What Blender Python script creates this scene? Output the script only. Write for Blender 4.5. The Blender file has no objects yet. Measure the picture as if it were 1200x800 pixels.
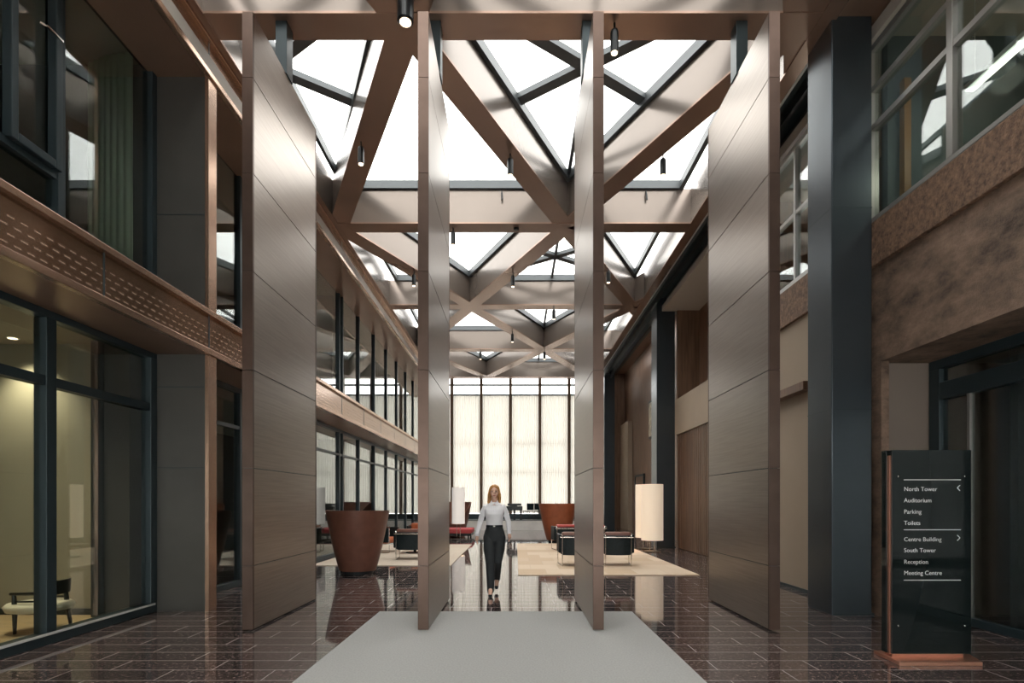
import bpy, bmesh, math, random
from mathutils import Vector, Matrix
random.seed(7)
PI = math.pi
S = bpy.context.scene
COL = S.collection

# ------------------------------------------------------------------ camera, sky, exposure
cam_d = bpy.data.cameras.new('camera')
cam = bpy.data.objects.new('camera', cam_d); COL.objects.link(cam)
cam.location = (0, 0, 1.5); cam.rotation_euler = (PI/2, 0, 0)
cam_d.sensor_width = 36; cam_d.lens = 19.5
cam_d.shift_x = -4/1200; cam_d.shift_y = 187/1200
cam_d.clip_start = 0.05; cam_d.clip_end = 500
S.camera = cam
W = bpy.data.worlds.new('sky'); S.world = W; W.use_nodes = True
bg = W.node_tree.nodes['Background']
bg.inputs[0].default_value = (1.0, 0.975, 0.94, 1); bg.inputs[1].default_value = 5.0
S.view_settings.view_transform = 'Standard'; S.view_settings.look = 'None'
S.view_settings.gamma = 1; S.view_settings.use_curve_mapping = False
S.view_settings.exposure = 0.3
try:
    S.cycles.use_denoising = True
    S.cycles.max_bounces = 10; S.cycles.diffuse_bounces = 5; S.cycles.glossy_bounces = 5
    S.cycles.transparent_max_bounces = 16; S.cycles.sample_clamp_indirect = 6
except Exception: pass

# ------------------------------------------------------------------ materials
def lin(c): return tuple((x/12.92 if x <= .04045 else ((x+.055)/1.055)**2.4) for x in c)
def rgb(r, g, b): return lin((r/255, g/255, b/255)) + (1,)
MATS = {}
def mat(name, c, rough=.5, metal=0., spec=.5, noise=0., nscale=8., stretch=(1,1,1), bump=0., bscale=None, coat=0., ior=1.5, rvar=0., nd=5, nr=.5):
    m = bpy.data.materials.new(name); m.use_nodes = True; MATS[name] = m
    nt = m.node_tree; b = nt.nodes['Principled BSDF']
    b.inputs['Base Color'].default_value = c; b.inputs['Roughness'].default_value = rough
    b.inputs['Metallic'].default_value = metal; b.inputs['IOR'].default_value = ior
    b.inputs['Specular IOR Level'].default_value = spec
    b.inputs['Coat Weight'].default_value = coat
    if noise or bump or rvar:
        tc = nt.nodes.new('ShaderNodeTexCoord'); mp = nt.nodes.new('ShaderNodeMapping')
        mp.inputs['Scale'].default_value = stretch
        nt.links.new(tc.outputs['Object'], mp.inputs[0])
        n = nt.nodes.new('ShaderNodeTexNoise'); n.inputs['Scale'].default_value = nscale; n.inputs['Detail'].default_value = nd; n.inputs['Roughness'].default_value = nr
        nt.links.new(mp.outputs[0], n.inputs['Vector'])
        if noise:
            r = nt.nodes.new('ShaderNodeValToRGB')
            r.color_ramp.elements[0].position = .3; r.color_ramp.elements[1].position = .7
            r.color_ramp.elements[0].color = tuple(x*(1-noise) for x in c[:3])+(1,)
            r.color_ramp.elements[1].color = tuple(min(1, x*(1+noise)) for x in c[:3])+(1,)
            nt.links.new(n.outputs[0], r.inputs[0]); nt.links.new(r.outputs[0], b.inputs['Base Color'])
        if rvar:
            mr = nt.nodes.new('ShaderNodeMapRange'); mr.inputs['To Min'].default_value = rough-rvar; mr.inputs['To Max'].default_value = rough+rvar
            mr.inputs['From Min'].default_value = .3; mr.inputs['From Max'].default_value = .7
            nt.links.new(n.outputs[0], mr.inputs[0]); nt.links.new(mr.outputs[0], b.inputs['Roughness'])
        if bump:
            n2 = n
            if bscale:
                n2 = nt.nodes.new('ShaderNodeTexNoise'); n2.inputs['Scale'].default_value = bscale; n2.inputs['Detail'].default_value = 6
                nt.links.new(mp.outputs[0], n2.inputs['Vector'])
            bp = nt.nodes.new('ShaderNodeBump'); bp.inputs['Strength'].default_value = bump; bp.inputs['Distance'].default_value = .02
            nt.links.new(n2.outputs[0], bp.inputs['Height']); nt.links.new(bp.outputs[0], b.inputs['Normal'])
    return m
def glass(name, tint, f0=.06):
    # clear pane: symmetric Schlick reflection on both faces, the rest passes straight through
    m = bpy.data.materials.new(name); m.use_nodes = True; nt = m.node_tree
    for n in list(nt.nodes): nt.nodes.remove(n)
    o = nt.nodes.new('ShaderNodeOutputMaterial'); mx = nt.nodes.new('ShaderNodeMixShader')
    t = nt.nodes.new('ShaderNodeBsdfTransparent'); t.inputs[0].default_value = tint
    g = nt.nodes.new('ShaderNodeBsdfGlossy'); g.inputs['Roughness'].default_value = 0.01; g.inputs[0].default_value = (.95,.97,.97,1)
    lw = nt.nodes.new('ShaderNodeLayerWeight'); lw.inputs[0].default_value = .5
    p = nt.nodes.new('ShaderNodeMath'); p.operation = 'POWER'; p.inputs[1].default_value = 4
    q = nt.nodes.new('ShaderNodeMath'); q.operation = 'MULTIPLY_ADD'; q.inputs[1].default_value = 1-f0; q.inputs[2].default_value = f0
    L = nt.links.new
    L(lw.outputs['Facing'], p.inputs[0]); L(p.outputs[0], q.inputs[0]); L(q.outputs[0], mx.inputs[0])
    L(t.outputs[0], mx.inputs[1]); L(g.outputs[0], mx.inputs[2]); L(mx.outputs[0], o.inputs[0]); MATS[name] = m
    return m

def emit(name, c, s):
    m = bpy.data.materials.new(name); m.use_nodes = True
    b = m.node_tree.nodes['Principled BSDF']; b.inputs['Base Color'].default_value = c
    b.inputs['Emission Color'].default_value = c; b.inputs['Emission Strength'].default_value = s; MATS[name] = m
    return m

bronze  = mat('bronze_sheet', (.315,.273,.24,1), .33, 1., noise=.12, nscale=4., stretch=(1,.35,14), rvar=.018)
bronze_e= mat('bronze_edge', (.125,.085,.068,1), .40, .8, noise=.12, nscale=4.)
copper  = mat('copper_sheet', (.50,.33,.235,1), .26, .8, noise=.08, nscale=2.)
brownp  = mat('brown_panel', (.33,.205,.145,1), .35, .55, noise=.06, nscale=1.5)
beamside= mat('beam_side', (.19,.158,.136,1), .2, .5, noise=.04, nscale=1.)
beambot = mat('beam_soffit', (.31,.20,.15,1), .25, .6, noise=.05, nscale=1.)
steel   = mat('dark_teal_steel', (.028,.044,.050,1), .4, .3)
skyfr   = mat('grey_skylight_frame', (.10,.11,.115,1), .45, .3)
column_m= mat('blue_grey_column', (.055,.068,.078,1), .33, .6, noise=.05, nscale=2.)
greyp   = mat('grey_brown_panel', (.085,.082,.075,1), .45, .3, noise=.08, nscale=1.5)
stone   = mat('rough_copper_stone', (.20,.118,.075,1), .65, .15, noise=.75, nscale=18., bump=1., bscale=55., nd=10, nr=.7)
stone_b = mat('patinated_stone', (.215,.142,.10,1), .6, .15, noise=.8, nscale=2.0, stretch=(1,1,1.8), bump=.9, bscale=70., nd=14, nr=.72)
beige   = mat('beige_wall', (.36,.28,.205,1), .6, noise=.04, nscale=1.)
taupe   = mat('taupe_wall', (.20,.16,.13,1), .6, noise=.05, nscale=1.)
olive   = mat('olive_wall', (.36,.33,.25,1), .8, noise=.04, nscale=1.)
green   = mat('grey_green_curtain', (.36,.42,.31,1), .8, noise=.06, nscale=2.)
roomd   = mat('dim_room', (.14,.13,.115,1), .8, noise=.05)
whitem  = mat('white_metal', (.62,.62,.60,1), .35, .2)
greymet = mat('grey_metal', (.30,.29,.27,1), .35, .6)
slabm   = mat('ceiling_plaster', (.42,.38,.33,1), .7)
wood    = mat('brown_wood', (.16,.09,.055,1), .45, noise=.3, nscale=3., stretch=(6,6,.4))
woodf   = mat('light_wood_floor', (.50,.36,.20,1), .45, noise=.2, nscale=3., stretch=(.6,6,1))
matm    = mat('grey_carpet', (.40,.40,.385,1), .95, spec=.1, noise=.10, nscale=60., bump=.2, bscale=300.)
chrome  = mat('chrome', (.75,.72,.68,1), .15, 1.)
blackl  = mat('black_leather', (.010,.017,.020,1), .5, spec=.25, noise=.2, nscale=20., bump=.1)
orangel = mat('orange_leather', (.50,.13,.045,1), .45, noise=.15, nscale=9.)
redl    = mat('red_leather', (.48,.055,.04,1), .45, noise=.15, nscale=9.)
brownl  = mat('brown_leather', (.18,.075,.050,1), .38, noise=.12, nscale=6.)
rustl   = mat('rust_leather', (.30,.085,.035,1), .4, noise=.12, nscale=6.)
redfab  = mat('red_fabric', (.45,.07,.075,1), .85, noise=.1, nscale=30.)
blackm  = mat('black_metal', (.012,.014,.015,1), .35, .4)
blackw  = mat('black_wood', (.012,.016,.016,1), .35, noise=.2, nscale=10.)
cream   = mat('cream_upholstery', (.72,.66,.52,1), .8, noise=.05, nscale=40.)
blackgl = mat('black_glass', (.006,.010,.010,1), .05, 0., .28)
rosecop = mat('rose_copper', (.78,.40,.28,1), .3, .9, noise=.05)
letters = mat('white_lettering', (.85,.85,.85,1), .5)
skin    = mat('skin', (.74,.46,.34,1), .5, noise=.04, nscale=12.)
shirt_m = mat('white_cotton', (.92,.92,.95,1), .75, noise=.03, nscale=10.)
trous_m = mat('black_cotton', (.020,.024,.027,1), .7, noise=.15, nscale=12.)
hair_m  = mat('blond_hair', (.46,.22,.06,1), .45, noise=.3, nscale=10., stretch=(8,8,1))
lip_m   = mat('lip', (.45,.12,.10,1), .4)
eye_m   = mat('eye', (.05,.04,.035,1), .3)
bulb    = emit('lamp_lens', (1,.75,.5,1), 4.)
shade_m = emit('cream_lamp_shade', (.90,.74,.57,1), .35)
shade_w = emit('white_lamp_shade', (.88,.82,.76,1), .35)
ceil_l  = emit('added_light_bar', (.80,.85,.78,1), 1.0)
gl_clear= glass('clear_glass', (.93,.94,.94,1), .03)
gl_sky  = glass('skylight_glass', (.95,.96,.96,1), .03)
gl_wall = glass('tinted_glass', (.80,.84,.82,1), .06)

# stone tile floor
def floor_mat():
    m = mat('granite_tiles', (.03,.02,.02,1), .1, spec=.6, ior=1.8); nt = m.node_tree; b = nt.nodes['Principled BSDF']
    tc = nt.nodes.new('ShaderNodeTexCoord')
    n = nt.nodes.new('ShaderNodeTexNoise'); n.inputs['Scale'].default_value = 30; n.inputs['Detail'].default_value = 8; n.inputs['Roughness'].default_value = .75
    r = nt.nodes.new('ShaderNodeValToRGB'); e = r.color_ramp.elements
    e[0].position = .42; e[0].color = (.036,.025,.024,1); e[1].position = .66; e[1].color = (.44,.36,.33,1)
    e2 = r.color_ramp.elements.new(.55); e2.color = (.080,.057,.052,1)
    br = nt.nodes.new('ShaderNodeTexBrick')
    br.inputs['Scale'].default_value = 1; br.inputs['Brick Width'].default_value = .9; br.inputs['Row Height'].default_value = .29
    br.inputs['Mortar Size'].default_value = .0036; br.inputs['Mortar Smooth'].default_value = .0; br.offset = .37
    br.inputs['Color1'].default_value = (.85,.85,.85,1); br.inputs['Color2'].default_value = (1.25,1.2,1.2,1)
    mu = nt.nodes.new('ShaderNodeMix'); mu.data_type = 'RGBA'; mu.blend_type = 'MULTIPLY'; mu.inputs[0].default_value = 1
    mx = nt.nodes.new('ShaderNodeMix'); mx.data_type = 'RGBA'; mx.inputs[7].default_value = (.33,.29,.275,1)
    L = nt.links.new
    L(tc.outputs['Object'], n.inputs['Vector']); L(tc.outputs['Object'], br.inputs['Vector'])
    L(n.outputs[0], r.inputs[0]); L(r.outputs[0], mu.inputs[6]); L(br.outputs[0], mu.inputs[7])
    L(br.outputs['Fac'], mx.inputs[0]); L(mu.outputs[2], mx.inputs[6]); L(mx.outputs[2], b.inputs['Base Color'])
    mr = nt.nodes.new('ShaderNodeMapRange'); mr.inputs['To Min'].default_value = .05; mr.inputs['To Max'].default_value = .5
    L(br.outputs['Fac'], mr.inputs[0]); L(mr.outputs[0], b.inputs['Roughness'])
    return m
granite = floor_mat()
def perf_mat(zt):
    # copper sheet punched with staggered horizontal slots (pattern in the Y-Z plane)
    m = mat('perforated_copper_%d' % int(zt*10), (.36,.22,.14,1), .18, .75); nt = m.node_tree; b = nt.nodes['Principled BSDF']
    tc = nt.nodes.new('ShaderNodeTexCoord'); sp = nt.nodes.new('ShaderNodeSeparateXYZ'); cb = nt.nodes.new('ShaderNodeCombineXYZ')
    L = nt.links.new; L(tc.outputs['Object'], sp.inputs[0]); L(sp.outputs[1], cb.inputs[0]); L(sp.outputs[2], cb.inputs[1])
    br = nt.nodes.new('ShaderNodeTexBrick'); br.inputs['Scale'].default_value = 1; br.inputs['Brick Width'].default_value = .13
    br.inputs['Row Height'].default_value = .075; br.inputs['Mortar Size'].default_value = .032; br.inputs['Mortar Smooth'].default_value = .15
    L(cb.outputs[0], br.inputs['Vector'])
    gt = nt.nodes.new('ShaderNodeMath'); gt.operation = 'GREATER_THAN'; gt.inputs[1].default_value = zt; L(sp.outputs[2], gt.inputs[0])  # no slots above zt: shade on the upper band built into the pattern
    mxm = nt.nodes.new('ShaderNodeMath'); mxm.operation = 'MAXIMUM'; L(gt.outputs[0], mxm.inputs[0]); L(br.outputs['Fac'], mxm.inputs[1])
    mx = nt.nodes.new('ShaderNodeMix'); mx.data_type = 'RGBA'; mx.inputs[6].default_value = (.70,.52,.40,1); mx.inputs[7].default_value = (.30,.185,.12,1)  # pale slot colour paints in the light caught on the slot lips
    L(mxm.outputs[0], mx.inputs[0]); L(mx.outputs[2], b.inputs['Base Color'])
    bp = nt.nodes.new('ShaderNodeBump'); bp.inputs['Strength'].default_value = .9; bp.inputs['Distance'].default_value = .012
    L(mxm.outputs[0], bp.inputs['Height']); L(bp.outputs[0], b.inputs['Normal'])
    return m

def rug_mat(name, c1, c2, w, h):
    m = mat(name, c1, .85, spec=.2); nt = m.node_tree; b = nt.nodes['Principled BSDF']
    tc = nt.nodes.new('ShaderNodeTexCoord'); br = nt.nodes.new('ShaderNodeTexBrick'); L = nt.links.new
    br.inputs['Scale'].default_value = 1; br.inputs['Brick Width'].default_value = w; br.inputs['Row Height'].default_value = h
    br.inputs['Mortar Size'].default_value = .004; br.inputs['Color1'].default_value = c1; br.inputs['Color2'].default_value = c2
    br.inputs['Mortar'].default_value = tuple(x*.8 for x in c1[:3])+(1,); br.inputs['Bias'].default_value = -.3
    L(tc.outputs['Object'], br.inputs['Vector']); L(br.outputs[0], b.inputs['Base Color'])
    return m
rug_r = rug_mat('patchwork_rug', (.66,.53,.40,1), (.52,.37,.24,1), .62, .8)
rug_l = rug_mat('pale_rug', (.62,.53,.43,1), (.58,.48,.38,1), .7, .9)
def curtain_mat():
    m = bpy.data.materials.new('sheer_curtain'); m.use_nodes = True; nt = m.node_tree
    for n in list(nt.nodes): nt.nodes.remove(n)
    o = nt.nodes.new('ShaderNodeOutputMaterial'); mx = nt.nodes.new('ShaderNodeMixShader'); m2 = nt.nodes.new('ShaderNodeMixShader')
    t = nt.nodes.new('ShaderNodeBsdfTranslucent'); t.inputs[0].default_value = (.32,.30,.265,1)
    d = nt.nodes.new('ShaderNodeBsdfDiffuse'); d.inputs[0].default_value = (.75,.70,.62,1)
    tr = nt.nodes.new('ShaderNodeBsdfTransparent'); tr.inputs[0].default_value = (.9,.88,.82,1)
    mx.inputs[0].default_value = .35; m2.inputs[0].default_value = .05
    L = nt.links.new; L(t.outputs[0], mx.inputs[1]); L(d.outputs[0], mx.inputs[2]); L(mx.outputs[0], m2.inputs[1]); L(tr.outputs[0], m2.inputs[2]); L(m2.outputs[0], o.inputs[0])
    return m
curt = curtain_mat()

# ------------------------------------------------------------------ mesh helpers
class MB:
    def __init__(s): s.bm = bmesh.new(); s.mi = 0
    def face(s, vs):
        try:
            f = s.bm.faces.new(vs); f.material_index = s.mi; return f
        except ValueError: return None
    def box(s, x0, x1, y0, y1, z0, z1, M=None):
        p = [(x0,y0,z0),(x1,y0,z0),(x1,y1,z0),(x0,y1,z0),(x0,y0,z1),(x1,y0,z1),(x1,y1,z1),(x0,y1,z1)]
        v = [s.bm.verts.new(M @ Vector(q) if M else q) for q in p]
        for f in ((3,2,1,0),(4,5,6,7),(0,1,5,4),(1,2,6,5),(2,3,7,6),(3,0,4,7)): s.face([v[i] for i in f])
        return s
    def prism(s, poly, z0, z1):          # poly counter-clockwise in XY
        a = [s.bm.verts.new((x,y,z0)) for x,y in poly]; b = [s.bm.verts.new((x,y,z1)) for x,y in poly]
        n = len(poly)
        s.face(a[::-1]); s.face(b)
        for i in range(n): s.face([a[i], a[(i+1)%n], b[(i+1)%n], b[i]])
        return s
    def bar(s, p, q, w, h):              # rectangular bar between two points, h along world Z (or X for vertical)
        p, q = Vector(p), Vector(q); d = (q-p).normalized()
        u = Vector((0,0,1)) if abs(d.z) < .95 else Vector((0,1,0))
        sd = d.cross(u).normalized(); up = sd.cross(d).normalized()
        v = []
        for c in (p, q):
            for a, b in ((-1,-1),(1,-1),(1,1),(-1,1)): v.append(s.bm.verts.new(c + sd*a*w/2 + up*b*h/2))
        for f in ((3,2,1,0),(4,5,6,7),(0,1,5,4),(1,2,6,5),(2,3,7,6),(3,0,4,7)): s.face([v[i] for i in f])
        return s
    def tube(s, pts, rad, n=10, caps=True):
        pts = [Vector(p) for p in pts]
        if not hasattr(rad, '__len__'): rad = [rad]*len(pts)
        rings = []; prev = None
        for i, p in enumerate(pts):
            d = (pts[min(i+1,len(pts)-1)] - pts[max(i-1,0)]).normalized()
            if prev is None:
                a = Vector((1,0,0)) if abs(d.x) < .8 else Vector((0,1,0))
                u = (a - d*a.dot(d)).normalized()
            else: u = (prev - d*prev.dot(d)).normalized()
            prev = u; w = d.cross(u)
            rings.append([s.bm.verts.new(p + (u*math.cos(2*PI*k/n) + w*math.sin(2*PI*k/n))*rad[i]) for k in range(n)])
        for a, b in zip(rings, rings[1:]):
            for k in range(n): s.face([a[k], a[(k+1)%n], b[(k+1)%n], b[k]])
        if caps: s.face(rings[0][::-1]); s.face(rings[-1])
        return s
    def lathe(s, prof, c=(0,0), n=32, caps=True):   # prof: (r, z) bottom to top
        rings = [[s.bm.verts.new((c[0]+r*math.cos(2*PI*k/n), c[1]+r*math.sin(2*PI*k/n), z)) for k in range(n)] for r, z in prof]
        for a, b in zip(rings, rings[1:]):
            for k in range(n): s.face([a[k], a[(k+1)%n], b[(k+1)%n], b[k]])
        if caps: s.face(rings[0][::-1]); s.face(rings[-1])
        return s
    def rings(s, rs, n=20):              # rs: (cx, cy, cz, rx, ry)
        R = [[s.bm.verts.new((cx+rx*math.cos(2*PI*k/n), cy+ry*math.sin(2*PI*k/n), cz)) for k in range(n)] for cx,cy,cz,rx,ry in rs]
        for a, b in zip(R, R[1:]):
            for k in range(n): s.face([a[k], a[(k+1)%n], b[(k+1)%n], b[k]])
        s.face(R[0][::-1]); s.face(R[-1]); return s
    def ball(s, c, r, n=14):
        rx, ry, rz = r if hasattr(r, '__len__') else (r,r,r)
        bmesh.ops.create_uvsphere(s.bm, u_segments=n, v_segments=max(6,n//2+2), radius=1, matrix=Matrix.Translation(c) @ Matrix.Diagonal((rx,ry,rz,1)))
        return s
    def limb(s, pts, rad, n=12):         # tube with round joints
        s.tube(pts, rad, n)
        for p, r in zip(pts, rad if hasattr(rad,'__len__') else [rad]*len(pts)): s.ball(p, r*.985, n)
        return s
def obj(name, mb, m, parent=None, loc=None, smooth=False, bevel=0., mods=()):
    me = bpy.data.meshes.new(name)
    bmesh.ops.recalc_face_normals(mb.bm, faces=mb.bm.faces); mb.bm.to_mesh(me); mb.bm.free()
    for x in (m if isinstance(m, (list,tuple)) else [m]): me.materials.append(x)
    if smooth: me.polygons.foreach_set('use_smooth', [True]*len(me.polygons))
    o = bpy.data.objects.new(name, me); COL.objects.link(o)
    if parent: o.parent = parent
    if loc: o.location = loc
    if bevel:
        b = o.modifiers.new('bevel', 'BEVEL'); b.width = bevel; b.segments = 2; b.limit_method = 'ANGLE'
    for t, kw in mods:
        md = o.modifiers.new(t.lower(), t)
        for k, v in kw.items(): setattr(md, k, v)
    return o
def tag(o, label, cat, group=None):
    o['label'] = label; o['category'] = cat
    if group: o['group'] = group
    return o
def thing(name, label, cat, loc=(0,0,0), rz=0, group=None):
    o = bpy.data.objects.new(name, None); COL.objects.link(o); o.empty_display_size = .2
    o.location = loc; o.rotation_euler = (0,0,rz)
    return tag(o, label, cat, group)
def struct(name, mb, m, label=None, cat=None, bevel=0., smooth=False):
    o = obj(name, mb, m, bevel=bevel, smooth=smooth); o['kind'] = 'structure'
    if label: o['label'] = label; o['category'] = cat or 'wall'
    return o
def sempty(name, label, cat):
    o = bpy.data.objects.new(name, None); COL.objects.link(o); o['kind'] = 'structure'; o['label'] = label; o['category'] = cat
    return o
def dup(root, loc, rz, label, group=None):
    r = root.copy(); COL.objects.link(r); r.location = loc; r.rotation_euler = (0,0,rz); r['label'] = label
    if group: r['group'] = group
    for ch in list(root.children):
        c = ch.copy(); COL.objects.link(c); c.parent = r
        for g in list(ch.children):
            d = g.copy(); COL.objects.link(d); d.parent = c
    return r
def box(*a): return MB().box(*a)

# ------------------------------------------------------------------ constants of the hall
XL, XLIP = -4.95, -4.17            # left glass line, left ledge lip
XR = 4.75                          # right wall
YD = 7.4                           # line of the pivot doors
YB = -3.0                          # wall behind the viewer
YT, YW = 28.6, 31.0                # terrace edge, end window
ROWS = [2.1, 7.4, 12.85, 18.1, 23.3, 28.5]
ZB, ZBT, ZG = 7.82, 8.62, 8.78     # beam underside, top, glass
EL, ER = -4.12, 4.06

# ------------------------------------------------------------------ floor, terrace, walls
struct('floor', box(-9, 9, YB, YW+.2, -.25, 0), granite, 'polished dark granite tile floor with pale joints', 'floor')
terr = struct('floor_terrace', box(XL+.06, 5.0, YT, YW-.02, .002, .5), mat('terrace_stone', (.85,.82,.77,1), .35, noise=.1, nscale=2.), 'raised terrace under the end window', 'floor')
struct('trim_1', box(XL+.06, 5.0, YT-.02, YW-.25, .5, .52), steel, 'dark top edge of the raised terrace', 'trim')
b = box(-9, -4.2, YB-.2, YB, 0, 9); b.box(4.2, 9, YB-.2, YB, 0, 9); b.box(-4.2, 4.2, YB-.2, YB, 4.0, 9)
struct('wall_back', b, taupe, 'wall around the added glazing behind the viewer', 'wall')

# --- left side: rooms behind the glass
struct('floor_left_room', box(-9, XL-.08, YB, 7.25, .001, .02), woodf, 'light wood floor behind the left glass', 'floor')
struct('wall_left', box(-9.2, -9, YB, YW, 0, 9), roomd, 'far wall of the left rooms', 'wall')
struct('wall_left_olive', box(-9, -5.42, 7.25, 7.40, 0, 3.55), olive, 'olive wall closing the left front room', 'wall')
struct('baseboard_left', box(-9, -5.42, 7.225, 7.25, .02, .10), steel, 'dark baseboard on the olive wall', 'baseboard')
struct('column_4', box(-5.42, -5.33, 7.08, 7.19, 0, 3.55), steel, 'dark post at the end of the olive wall', 'column')
struct('wall_left_return', box(-5.42, XL-.06, 7.2, 7.56, 0, 3.55), greyp, 'dark end panel beside the olive wall', 'wall')
struct('ceiling_left_lower', box(-9, XL+.02, YB, YW, 3.55, 4.02), slabm, 'floor slab between the left storeys', 'ceiling')
struct('ceiling_left_upper', box(-9, XLIP-.02, YB, YW, 7.40, 7.6), slabm, 'ceiling of the upper left rooms', 'ceiling')
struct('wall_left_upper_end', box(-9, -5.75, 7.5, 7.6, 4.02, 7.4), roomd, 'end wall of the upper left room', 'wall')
gm = MB()
for k in range(13):
    pass
pts = []
for k in range(41):
    a = k/40; x = -5.74 + .72*a; pts.append((x, 7.46 - .012*math.sin(k*1.1) - .18*math.sin(a*PI*.5)))
vs0 = [gm.bm.verts.new((x,y,4.05)) for x,y in pts]; vs1 = [gm.bm.verts.new((x,y,7.38)) for x,y in pts]
for i in range(40): gm.face([vs0[i],vs0[i+1],vs1[i+1],vs1[i]])
tag(obj('curtain', gm, green, smooth=True, mods=[('SOLIDIFY', dict(thickness=.01))]), 'grey-green curtain behind the large upper left pane', 'curtain')
struct('wall_left_upper_return', box(-5.75, XL-.06, 7.5, 7.62, 4.02, 7.4), greyp)

# --- left pier and soffits
pl = MB()
pl.box(XL-.06, XLIP-.05, 7.56, 7.72, 0, 3.5); pl.box(XL-.06, XLIP-.05, 7.56, 7.72, 4.1, 7.3)
pl.mi = 1
pl.box(XLIP-.05, XLIP, 7.54, 7.74, 0, 3.5); pl.box(XLIP-.05, XLIP, 7.54, 7.74, 4.1, 7.3)
struct('wall_left_pier', pl, [greyp, copper], 'grey-brown pier at the left end of the door line', 'wall')
for k, z in enumerate((1.95, 3.05, 5.4)):
    struct('trim_%d' % (2+k), box(XL, XLIP-.05, 7.552, 7.562, z, z+.008), steel)
# ledge (perforated fascia with top and bottom flashing)
def ledge(n, z0, z1, label):
    e = sempty('trim_%d' % n, label, 'ledge')
    y = YB
    b = MB(); b.box(XL, XLIP-.03, YB, YW-.02, z0-.02, z0+.03); b.box(XL, XLIP-.03, YB, YW-.02, z1-.05, z1-.01)
    obj('soffit', b, brownp, e)
    b = box(XLIP-.05, XLIP-.03, YB, YW-.02, z0, z1-.02); obj('fascia', b, perf_mat(z0+.375), e)
    b = MB()
    b.box(XLIP-.05, XLIP+.03, YB, YW-.02, z1-.07, z1); b.box(XLIP-.05, XLIP+.03, YB, YW-.02, z0-.03, z0+.05)
    obj('flashing', b, copper, e, bevel=.008)
    b = MB(); y = 1.78
    while y < YW-1:
        b.box(XLIP-.03, XLIP-.026, y-.012, y+.012, z0+.05, z1-.07); y += 1.94
    obj('joint', b, steel, e)
    return e
ledge(10, 3.52, 4.10, 'perforated copper ledge between the left storeys')
ledge(11, 7.30, 7.84, 'perforated copper fascia above the upper left windows')

# --- windows: generic glazed wall along Y
NW = [0]
def glazed_y(x, y0, y1, z0, z1, mull, trans, label, fm, gmat, mw=.07, md=.12, inward=-1, tw=.06, sill=.1):
    NW[0] += 1
    e = sempty('window_%d' % NW[0], label, 'window')
    f = MB()
    f.box(x-md/2, x+md/2, y0, y1, z0, z0+sill); f.box(x-md/2, x+md/2, y0, y1, z1-.08, z1)
    f.box(x-md/2, x+md/2, y0, y0+mw, z0+sill, z1-.08); f.box(x-md/2, x+md/2, y1-mw, y1, z0+sill, z1-.08)
    obj('frame', f, fm, e, bevel=.006)
    ms = [y for y in mull if y0+.1 < y < y1-.1]
    for y in ms:
        obj('mullion', box(x-md/2, x+md/2, y-mw/2, y+mw/2, z0+sill, z1-.08), fm, e, bevel=.006)
    for z in trans:
        obj('transom', box(x-md*.4, x+md*.4, y0+mw, y1-mw, z-tw/2, z+tw/2), fm, e)
    ys = [y0]+ms+[y1]
    for a, b in zip(ys, ys[1:]):
        obj('pane', box(x-.006, x+.006, a+.005, b-.005, z0+.03, z1-.03), gmat, e)
    return e
MY = [9.9, 11.75, 13.6, 15.45, 15.75, 17.4, 19.3, 21.15, 23.0, 24.9, 26.7, 28.5, 29.8]
wl = glazed_y(XL, YB+.1, 7.56, .0, 3.5, [1.0, 3.4, 5.84], [2.76], 'tall glazed front of the lower left room with dark frames', steel, gl_wall, mw=.13, md=.14, tw=.10, sill=.12)
obj('sill_strip', box(XL+.07, XL+.085, YB+.1, 7.5, .10, .125), whitem, wl)
wu = glazed_y(XL, YB+.1, 7.56, 4.08, 7.40, [1.0, 3.5, 5.97], [], 'large upper left window above the copper ledge', steel, gl_wall, mw=.10, md=.14)
f = MB()
f.box(XL+.02, XL+.12, 5.32, 5.40, 5.0, 7.32); f.box(XL+.02, XL+.12, 5.84, 5.92, 5.0, 7.32); f.box(XL+.02, XL+.12, 5.40, 5.84, 5.0, 5.09); f.box(XL+.02, XL+.12, 5.40, 5.84, 7.24, 7.32)
sash = obj('sash', f, steel, wu, bevel=.01)
obj('transom', box(XL-.06, XL+.06, 3.6, 5.92, 4.93, 5.0), steel, wu)
f = MB(); f.bar((XL+.13, 5.62, 6.35), (XL+.17, 5.72, 6.35), .02, .02); f.bar((XL+.17, 5.66, 6.35), (XL+.17, 5.86, 6.35), .02, .02)
obj('handle', f, chrome, sash)
glazed_y(XL, 7.72, YW-.05, 0, 3.5, MY, [2.8], 'lower left glazed wall of the hall with dark mullions', steel, gl_wall, mw=.08)
glazed_y(XL, 7.72, YW-.05, 4.08, 7.40, MY, [], 'upper left glazed wall of the hall with dark mullions', steel, gl_wall, mw=.08)
for y in (9.75,):
    pass
# partitions in the left rooms of the hall
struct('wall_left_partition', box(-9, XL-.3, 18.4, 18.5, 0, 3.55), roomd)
struct('wall_left_partition_upper', box(-9, XL-.3, 15.9, 16.0, 4.02, 7.4), roomd)

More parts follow.
